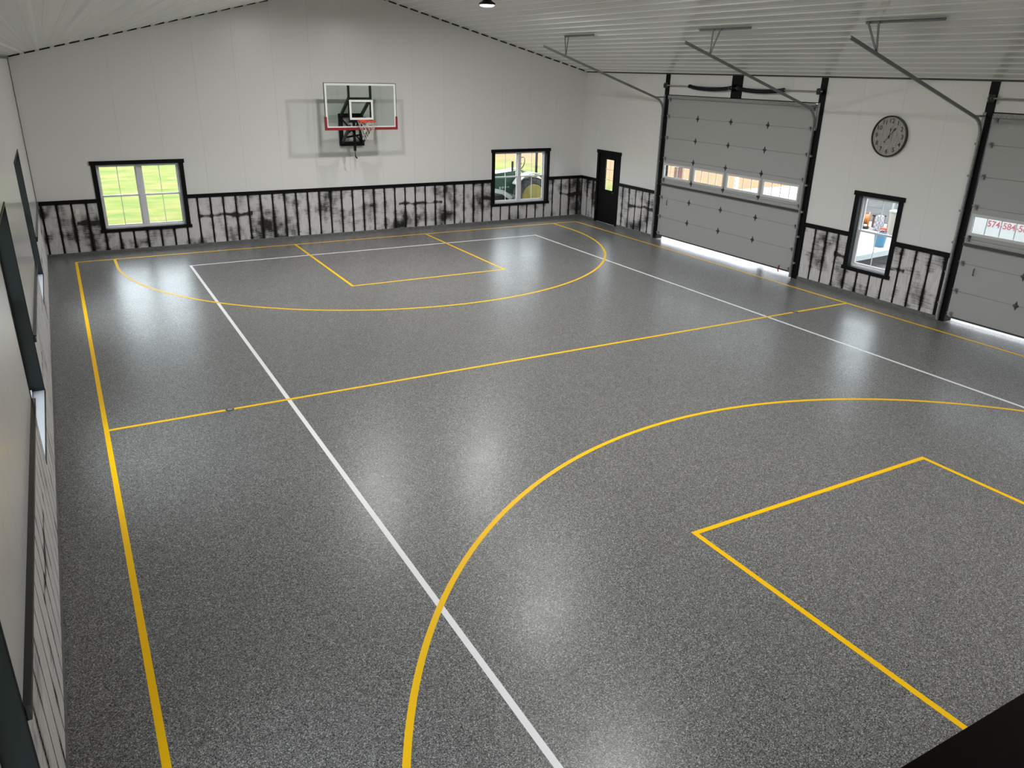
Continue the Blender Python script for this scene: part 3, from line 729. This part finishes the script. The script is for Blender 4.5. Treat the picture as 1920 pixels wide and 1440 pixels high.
MB().tube([(ax, ay, 2.255), (ax, ay, 2.12)], 0.012, 8).build('crank_rod', M['galvdark'], H)
MB().tube([(ax, ay, 2.13), (ax + 0.012, ay, 2.10), (ax + 0.045, ay - 0.005, 2.065)], 0.017, 8).build('crank_hook', M['bmetal'], H)

# ------------------------------------------------------------------ wall clock
ck = Vector((XR, 0.215, 3.245)); R0 = 0.385
K = thing('wall_clock', ck, 'large round clock with black numerals on a grey plank face', 'clock')
def kf(r, a, d): return (ck.x + d, ck.y - r * math.sin(a), ck.z + r * math.cos(a))
MB().lathe([(R0 - 0.02, 0.0), (R0, 0.0), (R0, -0.055), (R0 - 0.012, -0.060), (R0 - 0.024, -0.050), (R0 - 0.024, -0.018)], (ck.x, ck.y, ck.z), 'x', 64).build('rim', M['rimgrey'], K, smooth=True)
fw = (R0 - 0.024) * 2 / 7
for i in range(7):   # the face is seven upright boards
    a = -(R0 - 0.024) + i * fw; b = a + fw - 0.002; pts = []
    rr2 = R0 - 0.024
    for t in range(7):
        y = a + (b - a) * t / 6; pts.append((y, math.sqrt(max(rr2 * rr2 - y * y, 0))))
    poly = [(ck.x - 0.030 - 0.0015 * (i % 2), ck.y + y, ck.z + z) for y, z in pts if z > 0.002] + [(ck.x - 0.030 - 0.0015 * (i % 2), ck.y + y, ck.z - z) for y, z in reversed(pts) if z > 0.002]
    MB().prism(poly, (0.010, 0, 0)).build('face_board', M['face'], K)
def text(name, body, size, loc, m, parent, extrude=0.0008, align='CENTER', bold=0.0015):
    cu = bpy.data.curves.new(name, 'FONT'); cu.body = body; cu.size = size; cu.align_x = align; cu.align_y = 'CENTER' if align == 'CENTER' else 'BOTTOM_BASELINE'; cu.extrude = extrude
    cu.offset = bold
    tmp = bpy.data.objects.new(name, cu); C.objects.link(tmp); bpy.context.view_layer.update()
    me = bpy.data.meshes.new_from_object(tmp.evaluated_get(bpy.context.evaluated_depsgraph_get())); me.name = name
    bpy.data.objects.remove(tmp); me.materials.clear(); me.materials.append(m)
    o = bpy.data.objects.new(name, me); C.objects.link(o); o.rotation_euler = (PI / 2, 0, -PI / 2)
    o.parent = parent; o.location = Vector(loc) - origin_of(parent); return o
for hnum in range(1, 13):
    a = hnum * PI / 6; px_, pz_ = math.sin(a) * 0.285, math.cos(a) * 0.285; dg = str(hnum)
    for q, ch in enumerate(dg):
        off = (q - (len(dg) - 1) / 2) * 0.062
        text('numeral', ch, 0.118, (ck.x - 0.0325, ck.y - px_ - off, ck.z + pz_), M['ink'], K)
MB().lathe([(0.016, 0.0), (0.016, -0.012), (0.008, -0.016)], (ck.x - 0.033, ck.y, ck.z), 'x', 20).build('hub', M['ink'], K)
def hand(name, ang, ln, tail, d):
    tip = Vector(kf(ln, ang, d)); tl = Vector(kf(-tail, ang, d))
    b = MB().bar(tl, tip, 0.006, 0.003, up=(1, 0, 0))
    sp = Vector(kf(ln * 0.86, ang, d)); side = Vector(kf(0.016, ang + PI / 2, d)) - Vector(kf(0, 0, d)); base_ = Vector(kf(ln * 0.62, ang, d))
    b.prism([base_ - side * 0.3, sp - side, tip, sp + side, base_ + side * 0.3], (-0.002, 0, 0))
    b.cyl(tl + Vector((-0.002, 0, 0)), tl + Vector((0.002, 0, 0)), 0.013, 12)
    return b.build(name, M['ink'], K)
hand('hour_hand', math.radians(4), 0.155, 0.03, -0.036)
hand('minute_hand', math.radians(36), 0.205, 0.135, -0.041)

# ------------------------------------------------------------------ small fittings
t = thing('wall_outlet', (-6.62, YB - 0.008, 1.02), 'small white outlet plate on the boards beside the lawn window', 'outlet')
MB().box(-6.655, -6.585, YB - 0.016, YB - 0.006, 0.96, 1.075).build('cover_plate', M['plate'], t, bevel=0.003)
for z in (0.995, 1.040): MB().cyl((-6.62, YB - 0.018, z), (-6.62, YB - 0.0155, z), 0.017, 14).build('socket', M['vinyl'], t)
for x, lab in ((-5.352, 'metal net post sleeve cover on the halfway line near the deep windows'), (5.335, 'metal net post sleeve cover on the halfway line near the clock')):
    t = thing('net_post_sleeve', (x, 0, 0), lab, 'floor socket', group='net post sleeves in the floor')
    MB().lathe([(0.056, 0.0), (0.056, 0.004), (0.050, 0.006), (0.038, 0.006), (0.038, 0.0035), (0.01, 0.0035)], (x, 0, 0), 'z', 28).build('ring', M['galvdark'], t)
    MB().lathe([(0.036, 0.0035), (0.034, 0.0065), (0.01, 0.007)], (x, 0, 0), 'z', 24).build('cap', M['alu'], t)

# ------------------------------------------------------------------ loft edge by the camera
MB().box(XL + 0.01, XR - 0.01, YF, -9.78, 2.36, 2.62).build('floor_loft', M['loft'], label='timber loft deck under the viewer', category='loft floor', kind='structure')
T = thing('loft_railing', (0, -9.85, 2.62), 'dark stained timber guard rail close to the viewer at the loft edge', 'railing')
MB().box(XL + 0.02, XR - 0.02, -9.935, -9.776, 3.56, 3.60).build('cap_rail', M['wood'], T, bevel=0.004)
MB().box(XL + 0.02, XR - 0.02, -9.88, -9.84, 3.44, 3.56).build('top_rail', M['wood'], T)
MB().box(XL + 0.02, XR - 0.02, -9.88, -9.84, 2.72, 2.80).build('bottom_rail', M['wood'], T)
x = XL + 0.1
while x < XR: MB().box(x - 0.045, x + 0.045, -9.905, -9.815, 2.62, 3.56).build('post', M['wood'], T); x += 1.83

# ------------------------------------------------------------------ outside: ground
MB().box(-90, 110, -90, 130, -0.30, -0.06).build('lawn', M['lawn'], label='yellow-green lawn with scattered leaves around the building', category='lawn', kind='structure')
MB().box(XR + TH, 23.0, -14, 13.75, -0.06, -0.015).build('driveway', M['conc'], label='pale concrete apron outside the overhead doors', category='driveway', kind='structure')

# tractor outside the gable window
T = thing('tractor', (5.4, 12.1, -0.06), 'green farm tractor with yellow wheel centre seen through the corner window', 'tractor')
def wheel(x, y0, y1, z, r, rrim, nm):
    yc = (y0 + y1) / 2; w = (y1 - y0)
    ty = MB().lathe([(rrim, -w * 0.42), (rrim + 0.05, -w * 0.5), (r - 0.05, -w * 0.48), (r, -w * 0.34), (r, w * 0.34), (r - 0.05, w * 0.48), (rrim + 0.05, w * 0.5), (rrim, w * 0.42)], (x, yc, z), 'y', 48).build(nm, M['rubber'], T)
    for i in range(20):
        a = 2 * PI * i / 20
        p = Vector((x + (r - 0.01) * math.cos(a), y0 + 0.02, z + (r - 0.01) * math.sin(a))); q = Vector((x + (r - 0.01) * math.cos(a + 0.16), yc, z + (r - 0.01) * math.sin(a + 0.16)))
        MB().bar(p, q, 0.03, 0.045, up=(math.cos(a), 0, math.sin(a))).build('tread_lug', M['rubber'], ty)
    MB().lathe([(rrim + 0.01, -w * 0.44), (rrim - 0.03, -w * 0.46), (rrim - 0.05, -w * 0.30), (rrim * 0.55, -w * 0.22), (0.13, -w * 0.26), (0.10, -w * 0.36), (0.01, -w * 0.38)], (x, yc, z), 'y', 40).build('wheel_centre', M['tyellow'], ty, smooth=True)
    for i in range(8):
        a = 2 * PI * i / 8; MB().cyl((x + 0.16 * math.cos(a), y0 + w * 0.28, z + 0.16 * math.sin(a)), (x + 0.16 * math.cos(a), y0 + w * 0.20, z + 0.16 * math.sin(a)), 0.013, 8).build('wheel_bolt', M['vinyl'], ty)
wheel(6.22, 11.60, 11.95, 0.55, 0.61, 0.40, 'rear_wheel'); wheel(6.22, 12.75, 13.10, 0.55, 0.61, 0.40, 'rear_wheel')
wheel(4.38, 11.70, 11.92, 0.35, 0.41, 0.24, 'front_wheel'); wheel(4.38, 12.78, 13.0, 0.35, 0.41, 0.24, 'front_wheel')
hd = MB(); prof = [(4.30, 0.60), (4.30, 1.10), (4.45, 1.22), (5.80, 1.34), (5.88, 1.30), (5.88, 0.55)]
hd.prism([(x, 12.05, z) for x, z in prof], (0, 0.62, 0)); hd.build('hood', M['green'], T, bevel=0.03)
MB().box(4.6, 5.0, 12.035, 12.052, 1.02, 1.06).build('hood_stripe', M['tyellow'], T)
for k in range(4): MB().box(5.20 + k * 0.10, 5.26 + k * 0.10, 12.03, 12.05, 0.80 + 0.01 * k, 0.87).build('vent_slot', M['alu'], T)
MB().box(4.2, 6.4, 12.20, 12.52, 0.42, 0.70).build('chassis', M['bmetal'], T)
MB().box(5.88, 6.80, 12.02, 12.70, 0.62, 0.78).build('platform', M['green'], T)
for y in (11.58, 12.72):
    pts = [(6.22 + 0.70 * math.cos(t), 0.58 + 0.70 * math.sin(t)) for t in (PI * (0.10 + 0.08 * k) for k in range(10))]
    b = MB()
    for p, q in zip(pts, pts[1:]): b.hexa([(p[0], y, p[1]), (q[0], y, q[1]), (q[0], y + 0.38, q[1]), (p[0], y + 0.38, p[1]), (p[0] * 1.0, y, p[1] + 0.03), (q[0], y, q[1] + 0.03), (q[0], y + 0.38, q[1] + 0.03), (p[0], y + 0.38, p[1] + 0.03)])
    b.build('fender', M['loader'], T)
sw = [Vector((6.17, 12.36, 1.53)) + Vector((0.07 * math.cos(t), 0.19 * math.sin(t), 0.19 * math.cos(t) + 0.0)) for t in (2 * PI * k / 28 for k in range(28))]
MB().tube(sw, 0.014, 8, closed=True).build('steering_wheel', M['bmetal'], T); MB().tube([(6.17, 12.36, 1.53), (5.88, 12.36, 1.15)], 0.022).build('steering_column', M['bmetal'], T)
MB().box(6.75, 7.15, 12.12, 12.60, 0.95, 1.05).box(7.10, 7.18, 12.12, 12.60, 1.05, 1.45).build('seat', M['tyellow'], T, bevel=0.03)
MB().tube([(5.76, 12.20, 1.28), (5.76, 12.20, 1.62)], 0.035, 12).build('exhaust_stack', M['bmetal'], T)
rb = MB()
for y in (11.98, 12.74): rb.bar((6.97, y, 0.7), (6.97, y, 2.05), 0.06)
rb.bar((6.97, 11.98, 2.05), (6.97, 12.74, 2.05), 0.06); rb.build('roll_bar', M['bmetal'], T)
for y in (11.86, 12.86): MB().bar((4.10, y, 0.98), (5.25, y, 0.72), 0.07, 0.13).bar((5.25, y, 0.72), (5.55, y, 0.52), 0.07, 0.13).build('loader_arm', M['loader'], T)
for k, x in enumerate((4.72, 4.86)): MB().lathe([(0.05, 0.0), (0.05, 0.05), (0.03, 0.07)], (x, 12.2, 1.27), 'z', 14).build('filler_cap', M['bmetal'], T)

# white trailer with the phone number, outside the near overhead door
T = thing('enclosed_trailer', (10.6, -3.6, 0), 'white enclosed trailer with red digits seen through the near overhead door', 'trailer')
tx = 9.50
MB().box(tx, 11.7, -6.6, -0.60, 0.50, 2.70).build('body', M['ext'], T, bevel=0.02)
MB().box(tx - 0.02, tx + 0.04, -6.6, -0.60, 0.42, 0.52).build('skirt_rail', M['alu'], T)
for y in (-4.1, -3.3): MB().lathe([(0.10, -0.10), (0.30, -0.11), (0.34, -0.06), (0.34, 0.06), (0.30, 0.11), (0.10, 0.10)], (tx + 0.12, y, 0.325), 'x', 28).build('wheel', M['rubber'], T)
MB().bar((10.6, -0.60, 0.47), (10.6, 0.25, 0.47), 0.10).build('tongue', M['bmetal'], T)
MB().bar((10.6, 0.20, -0.015), (10.6, 0.20, 0.55), 0.06).build('jack', M['alu'], T)
text('phone_number', '574-584-56', 0.172, (tx - 0.002, -0.930, 1.545), M['pink'], T, 0.001, 'LEFT', 0.003)

# pale flat deck with odds and ends outside the single window
T = thing('flat_deck', (11.5, 3.6, 0), 'pale low deck outside the window below the clock', 'deck')
ang = math.atan2(0.14, 1.25); ca, sa = math.cos(ang), math.sin(ang)
def dk(u, v): return (8.5 + u * ca - v * sa, 1.42 + u * sa + v * ca)
def dbox(b, u0, u1, v0, v1, z0, z1):
    P = [dk(u0, v0), dk(u1, v0), dk(u1, v1), dk(u0, v1)]; return b.hexa([(*p, z0) for p in P] + [(*p, z1) for p in P])
for i in range(16):
    dbox(MB(), 0, 5.0, 0.02 + i * 0.185, 0.02 + i * 0.185 + 0.18, 0.462, 0.50).build('deck_board', M['deck'], T)
dbox(MB(), 0, 5.0, -0.02, 0.0, 0.38, 0.502).build('edge_rail', M['alu'], T)
for u in (0.4, 2.5, 4.6):
    for v in (0.35, 2.6): dbox(MB(), u - 0.05, u + 0.05, v - 0.05, v + 0.05, -0.015, 0.462).build('leg', M['galvdark'], T)
DZ = 0.503
t = thing('hose_reel', (12.13, 3.78, DZ), 'orange hose reel standing on the pale deck', 'hose reel')
for y in (3.74, 3.86): MB().lathe([(0.04, -0.012), (0.20, -0.012), (0.21, 0.0), (0.20, 0.012), (0.04, 0.012)], (12.13, y, DZ + 0.235), 'y', 28).build('flange', M['orange'], t)
MB().cyl((12.13, 3.75, DZ + 0.235), (12.13, 3.85, DZ + 0.235), 0.13, 20).build('hose', M['orange'], t)
MB().box(11.98, 12.28, 3.71, 3.89, DZ, DZ + 0.03).build('stand', M['bmetal'], t)
t.rotation_euler.z = math.radians(32)
t = thing('dark_crate', (12.42, 3.68, DZ), 'dark brown crate behind the orange hose reel', 'crate')
MB().box(12.42, 12.64, 3.60, 3.84, DZ, DZ + 0.30).build('body', M['brown'], t, bevel=0.01); MB().box(12.41, 12.65, 3.59, 3.85, DZ + 0.30, DZ + 0.33).build('lid', M['bmetal'], t)
t = thing('checked_bag', (12.15, 3.42, DZ), 'tall white bag with grey checks on the pale deck', 'bag')
MB().hexa([(12.04, 3.32, DZ), (12.26, 3.32, DZ), (12.26, 3.52, DZ), (12.04, 3.52, DZ), (12.07, 3.33, DZ + 0.40), (12.23, 3.33, DZ + 0.40), (12.23, 3.51, DZ + 0.40), (12.07, 3.51, DZ + 0.40)]).build('body', M['check'], t, bevel=0.02)
MB().tube([(12.10, 3.42, DZ + 0.39), (12.11, 3.42, DZ + 0.47), (12.19, 3.42, DZ + 0.47), (12.20, 3.42, DZ + 0.39)], 0.008).build('strap', M['galvdark'], t)
t = thing('step_ladder', (12.5, 3.42, DZ), 'silver step ladder standing open on the pale deck', 'ladder')
for s in (0, 1):
    for y in (3.30, 3.54): MB().bar((12.72 + 0.36 * s, y, DZ + 0.012), (12.87 + 0.05 * s, y - 0.0, DZ + 1.15), 0.03, 0.05).build('rail', M['alu'], t)
for k in range(4): MB().box(12.72 + 0.035 * k, 12.82 + 0.035 * k, 3.30, 3.54, DZ + 0.24 * (k + 1), DZ + 0.24 * (k + 1) + 0.03).build('step', M['alu'], t)
t = thing('kettle_grill', (13.1, 2.95, DZ), 'black kettle grill on thin legs behind the beige bin', 'grill')
MB().lathe([(0.02, -0.14), (0.14, -0.10), (0.21, 0.0), (0.21, 0.02), (0.16, 0.12), (0.03, 0.17)], (13.1, 2.95, DZ + 0.72), 'z', 28).build('bowl', M['bmetal'], t, smooth=True)
for a in (0, 2.1, 4.2): MB().bar((13.1 + 0.14 * math.cos(a), 2.95 + 0.14 * math.sin(a), DZ + 0.66), (13.1 + 0.24 * math.cos(a), 2.95 + 0.24 * math.sin(a), DZ + 0.006), 0.022).build('leg', M['alu'], t)
t = thing('coral_cushion', (12.08, 3.17, DZ), 'coral pink cushion lying on the pale deck', 'cushion')
b = MB().box(11.96, 12.22, 3.05, 3.30, DZ, DZ + 0.11); b.build('cover', M['coral'], t, smooth=True, bevel=0.045)
MB().hexa([(12.20, 3.02, DZ), (12.34, 3.02, DZ), (12.34, 3.26, DZ), (12.20, 3.26, DZ), (12.30, 3.02, DZ + 0.24), (12.40, 3.02, DZ + 0.24), (12.40, 3.26, DZ + 0.24), (12.30, 3.26, DZ + 0.24)]).build('back_pad', M['coral'], t, bevel=0.03)
t = thing('beige_bin', (11.95, 2.78, DZ), 'tall beige bin with a flat lid at the deck corner', 'bin')
MB().lathe([(0.01, 0.0), (0.17, 0.0), (0.20, 0.58), (0.19, 0.58), (0.02, 0.56)], (11.95, 2.78, DZ), 'z', 28).build('body', M['beige'], t, smooth=True); MB().lathe([(0.01, 0.585), (0.215, 0.585), (0.215, 0.62), (0.02, 0.65)], (11.95, 2.78, DZ), 'z', 28).build('lid', M['beige'], t)
t = thing('blue_bucket', (10.27, 1.93, DZ), 'light blue bucket near the deck edge', 'bucket')
MB().lathe([(0.01, 0.0), (0.115, 0.0), (0.15, 0.30), (0.158, 0.30), (0.158, 0.32), (0.14, 0.32), (0.11, 0.02), (0.01, 0.018)], (10.27, 1.96, DZ), 'z', 28).build('pail', M['blue'], t, smooth=True)
MB().tube([(10.27 + 0.155 * math.cos(a), 1.96, DZ + 0.30 + 0.10 * math.sin(a)) for a in (PI * k / 12 for k in range(13))], 0.005, 6).build('handle', M['alu'], t)
# grey shed behind the deck
T = thing('grey_shed', (16.5, 6.0, 0), 'grey sided shed wall behind the deck clutter', 'shed')
MB().box(15.04, 19, 4.2, 8.0, -0.06, 2.8).build('body', M['shed'], T)
for k in range(14): MB().box(15.0, 15.038, 4.2, 8.0, 0.0 + k * 0.2, 0.195 + k * 0.2).build('siding_board', M['shed'], T)
MB().prism([(14.8, 4.0, 2.8), (19.2, 4.0, 2.8), (17.0, 4.0, 3.9)], (0, 4.2, 0)).build('roof', M['galvdark'], T)
# posts beyond the driveway
t = thing('wooden_post', (15.2, 15.15, -0.06), 'dark brown timber post with a pale cap beyond the driveway', 'post')
MB().box(15.08, 15.32, 15.03, 15.27, -0.06, 0.80).build('shaft', M['brown'], t); MB().box(15.05, 15.35, 15.0, 15.3, 0.80, 0.90).build('cap', M['vinyl'], t)
t = thing('sign_post', (17.3, 13.95, -0.06), 'slim pale pink post at the driveway edge', 'post')
MB().bar((17.3, 13.95, -0.06), (17.3, 13.95, 1.1), 0.12).build('shaft', M['plate'], t); MB().box(17.26, 17.30, 13.75, 14.15, 0.75, 1.15).build('board', M['plate'], t)
